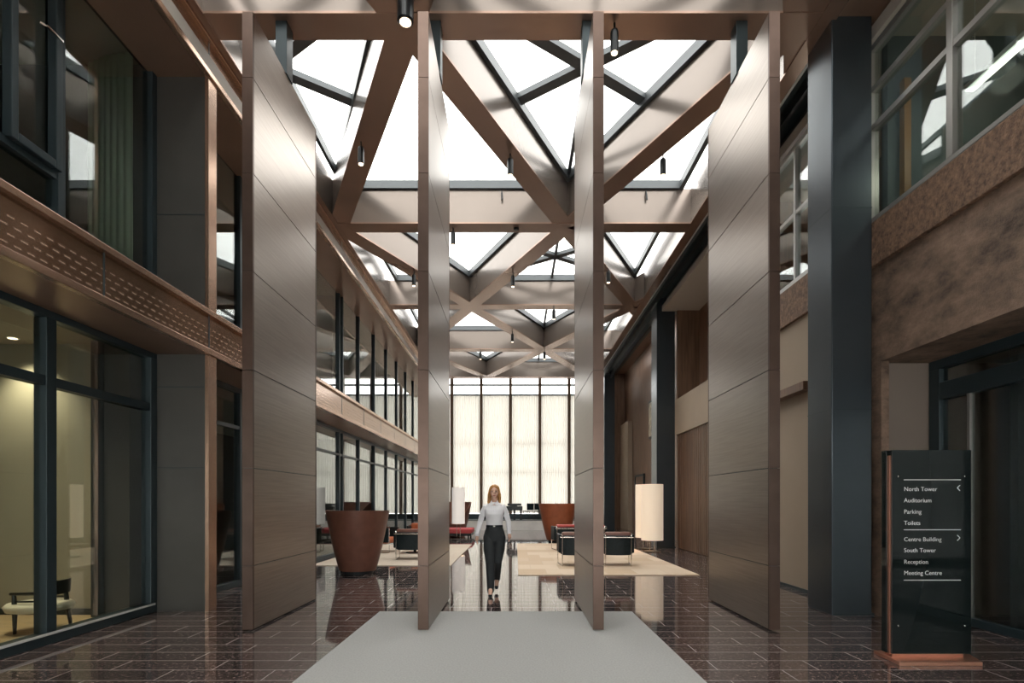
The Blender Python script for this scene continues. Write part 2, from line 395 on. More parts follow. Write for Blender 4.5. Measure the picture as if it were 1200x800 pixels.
# --- right side
# front: rough stone wall with window above, entrance recess below
struct('wall_right_band', box(XR-.06, 5.6, YB, 7.45, 4.58, 5.16), stone, 'rough copper-brown stone band under the right window', 'wall', bevel=.01)
b = box(XR, 5.6, YB, 7.45, 3.32, 4.58)
b.box(XR, XR+.10, 7.20, 7.45, 0, 3.32)
struct('wall_right', b, stone_b, 'mottled stone wall above the right entrance', 'wall')
struct('wall_right_niche', box(XR+.10, 9, 7.32, 7.45, 0, 3.32), taupe, 'brown side wall of the right entrance recess', 'wall')
struct('baseboard_right', box(XR+.12, 5.45, 7.305, 7.32, 0, .07), steel)
struct('ceiling_right_room', box(5.6, 9, YB, 7.45, 3.32, 3.5), slabm)
struct('wall_right_room', box(8.8, 9, YB, 7.45, 0, 9), roomd, 'grey wall inside the right entrance', 'wall')
struct('wall_right_inner', box(5.62, 8.8, 6.2, 6.3, 0, 3.3), greyp, 'grey partition behind the right entrance door', 'wall')
b = MB()
d1 = sempty('door_1', 'dark framed glass entrance door at right edge', 'door')
XDr = 5.5
b.box(XDr-.06, XDr+.06, YB, 7.3, 3.20, 3.32); b.box(XDr-.06, XDr+.06, 7.12, 7.3, 0, 3.2); b.box(XDr-.06, XDr+.06, YB, 7.12, 2.80, 3.02); b.box(XDr-.05, XDr+.05, YB, 7.12, 0, .10)
obj('door_frame', b, steel, d1, bevel=.008)
obj('mullion', box(XDr-.03, XDr+.03, 6.68, 6.72, .1, 2.8), greymet, d1)  # pale bar stands for a bright vertical reflection in the glass
obj('mullion', box(XDr-.03, XDr+.03, 4.75, 4.85, .1, 3.2), steel, d1)
obj('pane', box(XDr-.006, XDr+.006, YB, 7.12, .1, 3.2), gl_wall, d1)
# upper right room
struct('ceiling_right_upper', box(XR-.02, 9, YB, 18.2, 7.62, 7.8), slabm)
struct('floor_right_upper', box(5.6, 9, YB, 11.0, 4.9, 5.1), slabm)
struct('wall_right_upper_room', box(7.0, 7.1, YB, 11.0, 5.1, 7.62), mat('green_grey_wall', (.50,.52,.42,1), .8), 'green-grey wall inside the upper right room', 'wall')
struct('wall_right_upper_end', box(XR+.15, 7.0, 7.3, 7.42, 5.16, 7.62), mat('teal_wall', (.10,.13,.13,1), .7), 'dark teal partition inside the upper right room', 'wall')
tag(obj('door_leaf', box(5.05, 5.14, 7.2, 7.295, 5.17, 7.0), mat('ochre_wood', (.34,.17,.06,1), .5), bevel=.004), 'narrow ochre wood strip behind the upper right window', 'panel')
wr = glazed_y(XR, YB+.1, 7.42, 5.16, 7.5, [3.0, 6.0], [6.42, 6.92], 'upper right window with pale metal frame', greymet, gl_wall, mw=.09, md=.12, tw=.07, sill=.06)
t = thing('added_light_bar', 'added slim white light bar for the pale stripe behind the upper right window', 'light', (5.55, 6.3, 6.5))  # glowing bar added for the pale stripe in this window
obj('housing', box(-.06,.06,-.5,.5,.02,.08), whitem, t); obj('diffuser', box(-.05,.05,-.48,.48,0,.02), ceil_l, t)
li = bpy.data.lights.new('tube', 'POINT'); li.energy = 11; li.color = (1,1,.85); li.shadow_soft_size = .15  # added point light that brightens the dark upper right room
lo = bpy.data.objects.new('tube', li); COL.objects.link(lo); lo.parent = t; lo.location = (0,0,-.2)
for y in (-.4,.4): obj('suspension_wire', MB().tube([(0,y,.08),(0,y,1.12)], .004, 6), whitem, t)
# column row
def column(n, y, x0=4.15, x1=4.68, d=.6, label=''):
    e = sempty('column_%d' % n, label, 'column')
    obj('shaft', box(x0, x1, y, y+d, 0, 8.7), column_m, e, bevel=.012)
    b = MB()
    for z in (2.7, 5.35): b.box(x0-.002, x1+.002, y-.002, y+d+.002, z, z+.01)
    obj('joint', b, steel, e)
    obj('skirting', box(x0+.01, x1+.03, y-.004, y+d+.004, 0, .03), steel, e)
column(1, 7.28, label='tall blue-grey column at the right end of the door line')
column(2, 17.9, 4.56, 5.15, .7, 'second blue-grey column along the right wall of the hall')
column(3, 28.45, 4.56, 5.10, .7, 'third blue-grey column beside the end window')
# unseen glazing added behind the viewer to let daylight onto the foreground
NW[0] += 1; bw = sempty('window_%d' % NW[0], 'added glazing behind the viewer that lights the foreground', 'window')
b = MB(); b.box(-4.2, 4.2, YB-.12, YB, 3.9, 4.0); b.box(-4.2, 4.2, YB-.12, YB, 0, .1); b.box(-4.2, -4.1, YB-.12, YB, .1, 3.9); b.box(4.1, 4.2, YB-.12, YB, .1, 3.9)
obj('frame', b, steel, bw)
for x in (-2.1, 0, 2.1): obj('mullion', box(x-.05, x+.05, YB-.12, YB, .1, 3.9), steel, bw)
for x in (-3.15, -1.05, 1.05, 3.15): obj('pane', box(x-1.0, x+1.0, YB-.07, YB-.055, .1, 3.9), gl_clear, bw)
# gap between column 1 and stone wall
struct('trim_20', box(4.68, XR+.04, 7.45, 7.6, 0, 8.7), steel)
# hall wall behind column 1
struct('wall_right_hall', box(XR, 5.15, 7.6, 11.4, 0, 4.55), beige, 'plain beige wall right of the last pivot door', 'wall')
struct('wall_right_hall_band', box(XR-.06, 5.2, 7.6, 11.4, 4.55, 5.16), stone, 'rough stone band above the beige wall', 'wall')
struct('baseboard_right_hall', box(XR-.015, XR, 7.6, 11.4, 0, .06), steel)
wrh = glazed_y(XR, 7.62, 11.35, 5.16, 7.5, [8.4, 9.35, 10.3], [6.35], 'white framed upper window right of the last pivot door', whitem, gl_wall, mw=.06, md=.10, tw=.06, sill=.08)
struct('wall_right_room_upper_hall', box(6.5, 6.6, 7.5, 11.4, 5.1, 7.62), roomd)
tag(obj('wooden_ledge', box(XR-.16, XR, 8.85, 10.6, 3.28, 3.42), wood, bevel=.006), 'dark wooden ledge fixed high on the beige wall', 'ledge')
# slatted wood wall between panel 4 and column 2
struct('wall_right_slats_back', box(5.25, 5.4, 11.4, 17.9, 0, 3.62), wood)
sl = MB(); y = 11.45
while y < 17.85:
    sl.box(5.19, 5.25, y, y+.10, .03, 3.6); y += .16
struct('wall_right_slats', sl, wood, 'vertical dark wood slats on the right wall', 'wall')
struct('wall_right_beam', box(5.15, 5.4, 11.4, 17.9, 3.62, 4.75), beige, 'pale beige band above the wood slats', 'wall')
struct('wall_right_alcove', box(5.9, 6.0, 11.4, 17.9, 4.75, 8.6), wood, 'wood lined alcove above the beige band', 'wall')
struct('wall_right_alcove_end', box(5.2, 5.9, 17.8, 17.9, 4.75, 8.6), wood)
struct('wall_right_alcove_near', box(5.15, 6.0, 11.35, 11.45, 4.75, 8.6), wood)
struct('floor_right_alcove', box(5.4, 5.9, 11.45, 17.8, 4.70, 4.75), wood)
al = MB()
for y in (12.6, 13.9, 15.2, 16.5): al.box(5.87, 5.9, y, y+.03, 4.75, 7.9)
struct('trim_21', al, steel)
# recess beyond column 2
struct('wall_right_recess', box(6.1, 6.25, 17.9, YW+.1, 0, 8.7), wood, 'brown wood wall of the deep right recess', 'wall')
struct('wall_right_recess_near', box(5.4, 6.1, 17.9, 18.0, 0, 8.7), wood)
struct('wall_right_pale', box(5.86, 6.1, 28.9, 30.94, 0, 5.7), beige, 'tall pale panel at the end of the right recess', 'wall')
d2 = sempty('door_2', 'brown wood door in the right recess', 'door')
obj('door_leaf', box(6.05, 6.09, 26.2, 27.9, 0, 2.7), wood, d2); b = MB()
b.box(6.02, 6.1, 26.1, 26.2, 0, 2.8); b.box(6.02, 6.1, 27.9, 28.0, 0, 2.8); b.box(6.02, 6.1, 26.1, 28.0, 2.7, 2.8)
obj('door_frame', b, steel, d2)
obj('handle', MB().tube([(6.05,26.4,1.0),(6.0,26.4,1.0),(6.0,26.52,1.0)], .012), chrome, d2)
t = thing('wall_screen', 'dark framed picture on the brown recess wall high above the door', 'picture', (6.09, 24.6, 4.3))
obj('frame', box(-.05, 0, -.55, .55, 0, 1.7), blackm, t); obj('panel', box(-.06, -.05, -.48, .48, .1, 1.6), mat('pale_print', (.42,.37,.26,1), .4, noise=.5, nscale=4.), t)

# roof edges over the right wall: dark soffit with rails
b = box(ER+.12, 5.2, 7.9, 28.4, 8.05, 8.2); struct('ceiling_right_soffit', b, steel, 'dark soffit along the right roof edge', 'ceiling')
struct('ceiling_right_recess', box(5.2, 9.0, 7.45, YW+.1, 8.6, 8.8), wood)
b = MB(); b.box(4.5, 4.56, 7.9, 28.4, 7.86, 8.05); b.box(4.86, 4.92, 7.9, 28.4, 7.80, 8.05); struct('trim_22', b, blackm)
struct('trim_23', box(4.30, 4.34, 7.9, 28.4, 7.94, 8.05), whitem)
struct('ceiling_right_front', box(ER+.12, 9, YB, 7.9, 7.86, 8.7), brownp, 'brown soffit above the right column', 'ceiling')
struct('ceiling_back', box(-9, 9, YB-.2, 1.9, 8.6, 8.8), slabm)
struct('ceiling_end', box(EL-.2, 9, 28.9, YW+.2, 8.62, 8.8), brownp, 'brown ceiling strip before the end window', 'ceiling')
struct('ceiling_left_roof', box(-9, EL-.12, YB, YW+.2, 8.62, 8.8), slabm)
struct('wall_left_fascia', box(XL, EL-.14, YB, YW, 7.86, 8.62), beamside)

# ------------------------------------------------------------------ roof lattice
def clipx(poly, x, keep_less):
    out = []
    for i in range(len(poly)):
        a, b = poly[i], poly[(i+1)%len(poly)]
        ia = (a[0] <= x) if keep_less else (a[0] >= x); ib = (b[0] <= x) if keep_less else (b[0] >= x)
        if ia: out.append(a)
        if ia != ib:
            t = (x-a[0])/(b[0]-a[0]); out.append((x, a[1]+t*(b[1]-a[1])))
    return out
def clip_poly(poly, hull):     # clip convex poly/segment by convex hull (ccw)
    out = list(poly)
    for i in range(len(hull)):
        a, b = hull[i], hull[(i+1)%len(hull)]
        def s(p): return (b[0]-a[0])*(p[1]-a[1]) - (b[1]-a[1])*(p[0]-a[0])
        src, out = out, []
        for k in range(len(src)):
            p, q = src[k], src[(k+1)%len(src)]; sp, sq = s(p), s(q)
            if sp >= 0: out.append(p)
            if (sp >= 0) != (sq >= 0):
                t = sp/(sp-sq); out.append((p[0]+t*(q[0]-p[0]), p[1]+t*(q[1]-p[1])))
        if not out: return []
    return out
def inset(poly, d):
    n = len(poly); out = []
    for i in range(n):
        p0, p1, p2 = Vector(poly[i-1]), Vector(poly[i]), Vector(poly[(i+1)%n])
        e1 = (p1-p0).normalized(); e2 = (p2-p1).normalized()
        n1 = Vector((-e1.y, e1.x)); n2 = Vector((-e2.y, e2.x))
        k = 1 + n1.dot(n2)
        out.append(tuple(p1 + (n1+n2)*d/max(k,.15)))
    return out
def area(p): return sum(p[i][0]*p[(i+1)%len(p)][1]-p[(i+1)%len(p)][0]*p[i][1] for i in range(len(p)))/2
def nodes(i): # x positions in row i
    off = -1.46 if i % 2 == 1 else -4.10
    return [off + 5.27*k for k in (-1,0,1,2)] if i % 2 == 1 else [off + 5.27*k for k in (-1,0,1,2,3)]
BW = .40
BN = [0]
def beam(p, q, label=None):
    # box beam: brown underside, paler sides
    d = (Vector(q)-Vector(p)).normalized(); n = Vector((-d.y, d.x))*BW/2
    poly = [(p[0]-n.x,p[1]-n.y),(q[0]-n.x,q[1]-n.y),(q[0]+n.x,q[1]+n.y),(p[0]+n.x,p[1]+n.y)]
    if area(poly) < 0: poly.reverse()
    poly = clipx(clipx(poly, EL, False), ER, True)
    if len(poly) < 3: return
    BN[0] += 1; dz = .0013*(BN[0] % 17)
    m = MB(); m.prism(poly, ZB+.03+dz, ZBT+dz); m.mi = 1
    m.prism(inset(poly, -.012), ZB+dz, ZB+.03+dz)
    o = obj('roof_beam', m, [beamside, beambot]); o['kind'] = 'structure'
    if label: o['label'] = label; o['category'] = 'beam'
    return o
RN = ['front', 'door line', 'second', 'third', 'fourth', 'last']
for i, y in enumerate(ROWS):
    if i > 0: beam((EL-.3, y), (ER+.3, y), 'cross beam of the glass roof, %s row' % RN[i])
segs = []
for i in range(len(ROWS)-1):
    A, B = nodes(i), nodes(i+1)
    for xa in A:
        for xb in B:
            if abs(abs(xa-xb)-2.635) < .1: segs.append(((xa,ROWS[i]),(xb,ROWS[i+1])))
for p, q in segs: beam(p, q)
# edge beams
for nm, x0, x1, lab in (('roof_beam', EL-.14, EL+.06, 'long roof edge beam above the left wall'), ('roof_beam', ER-.06, ER+.14, 'long roof edge beam above the right wall')):
    m = MB(); m.box(x0, x1, 1.9, 28.7, ZB+.03, ZBT); m.mi = 1; m.box(x0-.012, x1+.012, 1.9, 28.7, ZB-.005, ZB+.028)
    o = obj(nm, m, [beamside, beambot]); o['kind'] = 'structure'; o['label'] = lab; o['category'] = 'beam'
# triangular skylights
hull = [(EL+.06,1),(ER-.06,1),(ER-.06,40),(EL+.06,40)]
bays = []
for i in range(len(ROWS)-1):
    A, B = nodes(i), nodes(i+1)
    for a, b in zip(A, A[1:]): bays.append((((a,ROWS[i]),(b,ROWS[i]),((a+b)/2,ROWS[i+1])), i))
    for a, b in zip(B, B[1:]): bays.append((((a,ROWS[i+1]),(b,ROWS[i+1]),((a+b)/2,ROWS[i])), i))
for tri, i in bays:
    tri = list(tri)
    if area(tri) < 0: tri.reverse()
    cx = sum(p[0] for p in tri)/3; cy = sum(p[1] for p in tri)/3
    poly = clip_poly(tri, hull)
    if len(poly) < 3 or area(poly) < .6: continue
    ins = inset(poly, .15)
    if area(ins) < .4: continue
    NW[0] += 1
    e = bpy.data.objects.new('window_%d' % NW[0], None); COL.objects.link(e); e['kind'] = 'structure'
    obj('pane', MB().prism(ins, ZG, ZG+.02), gl_sky, e)
    fr = MB(); inn = inset(poly, .27)
    outp = inset(poly, .17)
    for k in range(len(poly)):
        k2 = (k+1) % len(poly)
        fr.prism([outp[k], outp[k2], inn[k2], inn[k]], ZBT-.02, ZG)
    obj('frame', fr, skyfr, e)
    g = MB(); c3 = (cx, cy)
    for p in tri:
        mid = ((tri[0][0]+tri[1][0]+tri[2][0]-p[0])/2, (tri[0][1]+tri[1][1]+tri[2][1]-p[1])/2)
        d = (Vector(mid)-Vector(p)).normalized(); thin = abs(d.x) < .05
        w = .035 if thin else .10; n = Vector((-d.y,d.x))*w
        q = [(p[0]-n.x,p[1]-n.y),(mid[0]-n.x,mid[1]-n.y),(mid[0]+n.x,mid[1]+n.y),(p[0]+n.x,p[1]+n.y)]
        if area(q) < 0: q.reverse()
        q = clip_poly(q, inn)
        if len(q) >= 3: g.prism(q, ZG-.10 - (.004 if thin else 0), ZG-.002)
    obj('glazing_bar', g, skyfr, e)

# ------------------------------------------------------------------ end window and curtains
NW[0] += 1
ew = sempty('window_%d' % NW[0], 'tall end window of the hall with bronze mullions', 'window')
MX = [-5.16+1.63*k for k in range(7)]
brz = mat('bronze_mullion', (.13,.085,.055,1), .4, .6)
b = MB(); b.box(-5.2, 4.70, YW-.08, YW+.08, .5, .62); b.box(-5.2, 4.70, YW-.08, YW+.08, 8.5, 8.7)
obj('frame', b, steel, ew)
for x in MX: obj('mullion', box(x-.08, x+.08, YW-.22, YW+.05, .62, 8.5), brz, ew)
for z in (7.98, 7.42): obj('transom', box(-5.2, 4.70, YW-.06, YW+.06, z-.045, z+.045), steel, ew)
for z in (4.7, 3.1): obj('transom', box(-5.2, 4.70, YW-.03, YW+.03, z-.015, z+.015), brz, ew)
for a, c in zip(MX, MX[1:]): obj('pane', box(a+.07, c-.07, YW-.006, YW+.006, .62, 8.5), gl_clear, ew)
obj('sill', box(-5.2, 4.7, YW-.4, YW-.1, .52, .80), steel, ew)
struct('wall_end', box(-9.2, 4.7, YW-.05, YW+.15, 0, .5), taupe)
struct('wall_end_left', box(-9.2, -5.2, YW-.05, YW+.15, .5, 9), taupe)
struct('wall_end_right', box(4.70, 9, YW-.05, YW+.15, 0, 9), wood)
names = ['first', 'second', 'third', 'fourth', 'fifth', 'sixth', 'seventh']
for k in range(6):
    a, c = MX[k]+.08, MX[k+1]-.08; m = MB(); n = 64
    ph = random.random()*6
    L0, L1 = [], []
    for q in range(n+1):
        t = q/n; x = a + (c-a)*t; y = YW-.15 + .028*math.sin(ph + t*2*PI*11 + 1.2*math.sin(t*9+ph))
        L0.append(m.bm.verts.new((x, y, .83))); L1.append(m.bm.verts.new((x, y, 7.36)))
    for q in range(n): m.face([L0[q],L0[q+1],L1[q+1],L1[q]])
    o = obj('curtain', m, curt, smooth=True)
    tag(o, 'sheer white curtain, %s bay from the left of the end window' % names[k], 'curtain', 'sheer curtains at the end window')

# ------------------------------------------------------------------ pivot doors
def pivot_door(x, label):
    e = thing('pivot_door', label, 'door', (x, 7.39, 0), 0, 'bronze pivot doors')
    T, Dp, H = .06, 1.015, 7.13
    z = [0.02, .755, 1.88, 3.01, 4.14, 5.27, 6.37, H]
    b = MB(); b.box(-T+.012, T-.012, -Dp+.03, Dp-.03, .03, H-.01); obj('core', b, steel, e)
    for s in (-1, 1):
        b = MB()
        for a, c in zip(z, z[1:]):
            x0, x1 = (T-.012, T) if s > 0 else (-T, -T+.012)
            b.box(x0, x1, -Dp+.012, Dp-.012, a+.006, c-.006)
        obj('face_sheet', b, bronze, e)
    for s in (-1, 1):
        b = MB()
        for a, c in zip(z, z[1:]): b.box(-T-.001, T+.001, min(s*Dp, s*(Dp-.035)), max(s*Dp, s*(Dp-.035)), a+.003, c-.003)
        obj('edge_strip', b, bronze_e, e)
    obj('pivot_post', box(-.075, .075, -.10, .10, H-.01, ZB-.005), steel, e, bevel=.004)
    obj('floor_pivot', MB().lathe([(.035,.0165),(.035,.035)], n=16), steel, e)
for x, l in ((-3.08, 'tall bronze pivot door standing open, leftmost of the four'), (-1.06, 'tall bronze pivot door standing open, left of the walking woman'),
             (.955, 'tall bronze pivot door standing open, right of the walking woman'), (2.98, 'tall bronze pivot door standing open, rightmost of the four')):
    pivot_door(x, l)

# entrance mat
b = MB(); b.prism([(-1.83,1.0),(1.57,1.0),(1.57,7.48),(-1.83,7.48)], .001, .016)
tag(obj('entrance_mat', b, matm, bevel=.004), 'large pale grey entrance mat between the two middle pivot doors', 'mat')

# ------------------------------------------------------------------ directory sign
sg = thing('directory_sign', 'black glass directory sign on a copper base by the right entrance', 'sign', (3.53, 5.225, 0))
b = MB(); b.prism([(-.03,-.175),(.725,-.175),(.83,.10),(.83,.235),(-.005,.235)], 0, .035); obj('base', b, rosecop, sg, bevel=.004)
obj('core', box(.0, .70, .012, .036, .06, 1.93), rosecop, sg)
obj('front_slab', box(.010, .755, -.012, .012, .065, 1.98), blackgl, sg, bevel=.002)
obj('back_slab', box(-.012, .755, .036, .105, .065, 1.98), blackgl, sg, bevel=.002)
obj('foot', box(0.012, .68, -.010, .10, .034, .065), rosecop, sg)
def text_into(mb, s, size, x, z, y):
    cu = bpy.data.curves.new('t', 'FONT'); cu.body = s; cu.size = size; cu.extrude = .0006; cu.offset = -.0004; cu.resolution_u = 3
    o = bpy.data.objects.new('t', cu); COL.objects.link(o); bpy.context.view_layer.update()
    me = bpy.data.meshes.new_from_object(o.evaluated_get(bpy.context.evaluated_depsgraph_get()))
    me.transform(Matrix.Translation((x, y, z)) @ Matrix.Rotation(PI/2, 4, 'X'))
    mb.bm.from_mesh(me); bpy.data.objects.remove(o); bpy.data.curves.remove(cu); bpy.data.meshes.remove(me)
def sz(py): return 1.5 - (py-587)*5.213/650
for s_, py in (('North Tower',573.8),('Auditorium',587),('Parking',600.3),('Toilets',613.5),('Centre Building',632.6),('South Tower',645.5),('Reception',659),('Meeting Centre',672)):
    lt = MB(); text_into(lt, s_, .056, .12, sz(py)-.011, -.0135); obj('lettering', lt, letters, sg)
for py in (562, 620.5, 679.5): obj('rule_line', box(.12, .655, -.0135, -.012, sz(py)-.003, sz(py)+.003), letters, sg)
for py, sgn in ((571.5,-1),(630,1)):
    zc = sz(py); xc = .635; b = MB()
    b.bar((xc-sgn*.013, -.013, zc+.026), (xc+sgn*.013, -.013, zc), .0015, .006); b.bar((xc+sgn*.013, -.013, zc), (xc-sgn*.013, -.013, zc-.026), .0015, .006)
    obj('arrow', b, letters, sg)
for x in (.07, .695):
    for py in (558, 733): obj('fixing_stud', MB().ball((x, -.013, sz(py)), (.008,.004,.008), 10), chrome, sg)

# ------------------------------------------------------------------ spotlights under the roof beams
def spotlight(loc, label, r=.055, h=.30, drop=.10, first=[None]):
    e = thing('ceiling_spotlight', label, 'spotlight', loc, 0, 'black cylinder spotlights under the roof beams')
    obj('stem', MB().tube([(0,0,-drop-.01),(0,0,0)], .014, 8), blackm, e)
    b = MB().lathe([(r*.8,-drop-h+.012),(r,-drop-h),(r,-drop-.03),(r*.85,-drop)], n=18); obj('housing', b, blackm, e, smooth=False)
    obj('lens', MB().lathe([(r*.72,-drop-h-.004),(r*.72,-drop-h+.01)], n=16), bulb, e)
def at(px, py, z=ZB):      # where a pixel's ray meets height z
    y = (z-1.5)*650/(587-py); return ((px-604)/650*y, y, z)
b = thing('ceiling_spotlight', 'large black cylinder light under the beam left of the second pivot door', 'spotlight', (-1.36, 6.86, ZB), 0, 'black cylinder spotlights under the roof beams')
obj('stem', MB().tube([(0,0,-.06),(0,0,0)], .03, 10), blackm, b)
obj('housing', MB().lathe([(.085,-.40),(.10,-.385),(.10,-.07),(.085,-.05)], n=24), blackm, b)
obj('lens', MB().lathe([(.07,-.405),(.07,-.39)], n=18), bulb, b)
for (px, py, lab) in ((423, 166, 'black spotlight on the diagonal beam right of the leftmost pivot door'),
                      (598, 180, 'black spotlight on the diagonal beam between the two middle pivot doors'),
                      (777, 180, 'black spotlight on the diagonal beam left of the rightmost pivot door'),
                      (720, 27, 'black spotlight under the door line beam just right of the third pivot door'),
                      (531, 267, 'black spotlight under the second cross beam beside the second pivot door'),
                      (485, 318, 'black spotlight on a diagonal beam just left of the second pivot door'),
                      (601, 319, 'black spotlight on the diagonal beam below the second cross beam'),
                      (713, 314, 'black spotlight on a diagonal beam just right of the third pivot door'),
                      (649, 359.5, 'black spotlight hanging under the third cross beam'),
                      (600.5, 388, 'black spotlight on a diagonal beam below the third cross beam'),
                      (638, 409.5, 'black spotlight at the meeting of beams on the fourth row'),
                      (563, 409.5, 'small black spotlight under the left part of the fourth cross beam')):
    spotlight(at(px, py), lab)
# small hooks on beam faces
for px, lab in ((588, 'small black sensor on the second cross beam, left of the third pivot door'), (757, 'small black sensor on the second cross beam, right of the third pivot door')):
    x = (px-604)/650*12.62
    e = thing('beam_sensor', lab, 'sensor', (x, 12.64, 8.55))
    obj('bracket', MB().tube([(0,.02,0),(0,-.05,0),(0,-.05,-.08)], .012, 8), blackm, e); obj('body', MB().tube([(0,-.05,-.06),(0.01,-.06,-.22)], .022, 8), blackm, e)
t = tag(obj('smoke_detector', MB().lathe([(.05,ZB-.05),(.06,ZB-.03),(.06,ZB-.0)], (.02, 12.85), n=16), blackm), 'round black detector under the second cross beam', 'detector')

# ------------------------------------------------------------------ furniture
def tub_chair(loc, rz, label, shell_m, s=1.0):
    e = thing('tub_chair', label, 'armchair', loc, rz, 'high-back leather tub chairs')   # opening towards local -Y
    rb, rt, h, t = .335*s, .645*s, 1.31*s, .045*s
    n, m = 40, 10
    b = MB(); outer, inner = [], []
    def rim(a):                       # rim height against angle from the back
        k = abs(a)/(PI*.80); return h*(1 - .34*max(0,(k-.62)/.38)**2)
    for i in range(n+1):
        a = -PI*.80 + 1.6*PI*i/n; hz = rim(a)
        co, ci = [], []
        for j in range(m+1):
            v = j/m; z = .07*s + (hz-.07*s)*v
            r = rb + (rt-rb)*((z/h)**.76)
            co.append(b.bm.verts.new((r*math.sin(a), r*math.cos(a), z)))
            ri = r-t; ci.append(b.bm.verts.new((ri*math.sin(a), ri*math.cos(a), z)))
        outer.append(co); inner.append(ci)
    for i in range(n):
        for j in range(m):
            b.face([outer[i][j],outer[i+1][j],outer[i+1][j+1],outer[i][j+1]]); b.face([inner[i][j],inner[i][j+1],inner[i+1][j+1],inner[i+1][j]])
        b.face([outer[i][m],outer[i+1][m],inner[i+1][m],inner[i][m]]); b.face([outer[i][0],inner[i][0],inner[i+1][0],outer[i+1][0]])
    for i in (0, n):
        for j in range(m): b.face([outer[i][j],outer[i][j+1],inner[i][j+1],inner[i][j]])
    obj('shell', b, shell_m, e, smooth=True, mods=[('EDGE_SPLIT', {})])
    r = (rb+(rt-rb)*.3)-.06*s
    obj('seat', MB().lathe([(r*.9,.28*s),(r,.32*s),(r,.43*s),(r*.9,.47*s),(r*.5,.48*s)], n=28), redl if shell_m is rustl else brownl, e, smooth=True)
    obj('base', MB().lathe([(rb*.93,0),(rb*.93,.075*s)], n=28), blackl, e)
    return e
tub_chair((-3.28, 11.55, 0), PI, 'large dark brown leather tub chair seen from behind, left of second pivot door', brownl)
tub_chair((1.55, 20.4, 0), PI+.1, 'rust leather tub chair beside the right rug, far behind the third pivot door', rustl, 1.08)
tub_chair((-2.72, 25.3, 0), .2, 'dark brown tub chair behind the white floor lamp', brownl, 1.12)

def armchair(loc, rz, label, cushion, group='black leather and chrome armchairs'):
    e = thing('armchair', label, 'armchair', loc, rz, group)   # back towards local -Y
    w, d, h = .34, .33, .72
    for s in (-1, 1):
        b = MB().tube([(s*.29,-d-.045,0.012),(s*.29,-d-.045,h-.03),(s*.30,-d-.03,h),(s*w,d,h-.02),(s*w,d,.012),(s*.29,-d-.045,.012)], .012, 8); obj('side_frame', b, chrome, e)
        obj('armrest', box(s*w-.03, s*w+.03, -d+.02, d-.02, .30, h-.0), blackl, e, bevel=.02)
    obj('cross_rail', MB().tube([(-w,-d-.045,h-.06),(w,-d-.045,h-.06)], .011, 8), chrome, e); obj('cross_rail', MB().tube([(-w,d,.28),(w,d,.28)], .011, 8), chrome, e)
    b = MB(); n = 16; prev = None
    for k in range(n+1):                      # curved sling back, narrower at the foot
        u = -1+2*k/n; cur = []
        for z, hw in ((.25,.27),(.29,.315),(.50,.345),(h-.02,.355)):
            x = u*hw; yy = -d-.035 + .07*u*u
            cur += [b.bm.verts.new((x, yy, z)), b.bm.verts.new((x, yy+.05, z))]
        loop = [cur[0],cur[2],cur[4],cur[6],cur[7],cur[5],cur[3],cur[1]]
        if prev:
            for q in range(8): b.face([prev[q],prev[(q+1)%8],loop[(q+1)%8],loop[q]])
        else: b.face(loop)
        prev = loop
    b.face(prev[::-1]); obj('backrest', b, blackl, e, bevel=.012)
    obj('back_cushion', MB().box(-w+.04, w-.04, -d+.03, -d+.16, .40, h+.06), cushion, e, bevel=.045)
    obj('seat', MB().box(-w+.035, w-.035, -d+.03, d-.01, .27, .44), cushion, e, bevel=.05)
    return e
AC = 'black leather and chrome armchairs'
a0 = armchair((1.36, 12.98, .016), 0, 'black armchair with chrome frame at left front corner of the right rug', brownl)
dup(a0, (2.36, 12.98, .016), -.05, 'black armchair seen from behind on the right rug, right of the third pivot door')
a1 = armchair((1.50, 17.0, .016), .1, 'black armchair with red cushions farther back on the right rug, beside the rust tub chair', redl)
dup(a1, (2.42, 17.0, .016), -.1, 'black armchair with red cushions on the right rug, mostly hidden by the third pivot door')
dup(a0, (-2.72, 14.35, .016), .0, 'black armchair seen from behind on the left rug, beside the second pivot door')
a2 = armchair((-3.85, 16.2, .016), -PI/2-.2, 'armchair with orange leather cushions just behind the large brown tub chair', orangel)
dup(a2, (-3.05, 17.6, .016), PI, 'armchair with orange leather cushions facing the viewer at the far end of the left rug')

def coffee_table(loc, label):
    e = thing('coffee_table', label, 'table', loc)
    obj('tabletop', MB().lathe([(.44,.30),(.46,.31),(.46,.335),(.44,.345)], n=32), wood, e)
    obj('pedestal', MB().lathe([(.04,.03),(.03,.16),(.05,.30)], n=16), blackm, e, smooth=True); obj('base', MB().lathe([(.26,0),(.26,.02),(.05,.035)], n=28), blackm, e)
coffee_table((1.95, 14.7, .016), 'low round wood coffee table among the armchairs on the right rug')
coffee_table((-2.9, 16.0, .016), 'low round dark coffee table on the left rug')

def rug(x0, x1, y0, y1, m, label):
    b = MB(); b.box(x0-(x0+x1)/2, x1-(x0+x1)/2, -(y1-y0)/2, (y1-y0)/2, 0.001, .015)
    tag(obj('rug', b, m, loc=((x0+x1)/2, (y0+y1)/2, 0), bevel=.004), label, 'rug')
rug(.06, 3.72, 11.2, 19.5, rug_r, 'large patchwork beige rug under the right seating group')
rug(-4.75, -1.5, 12.85, 19.1, rug_l, 'pale beige rug under the left seating group')

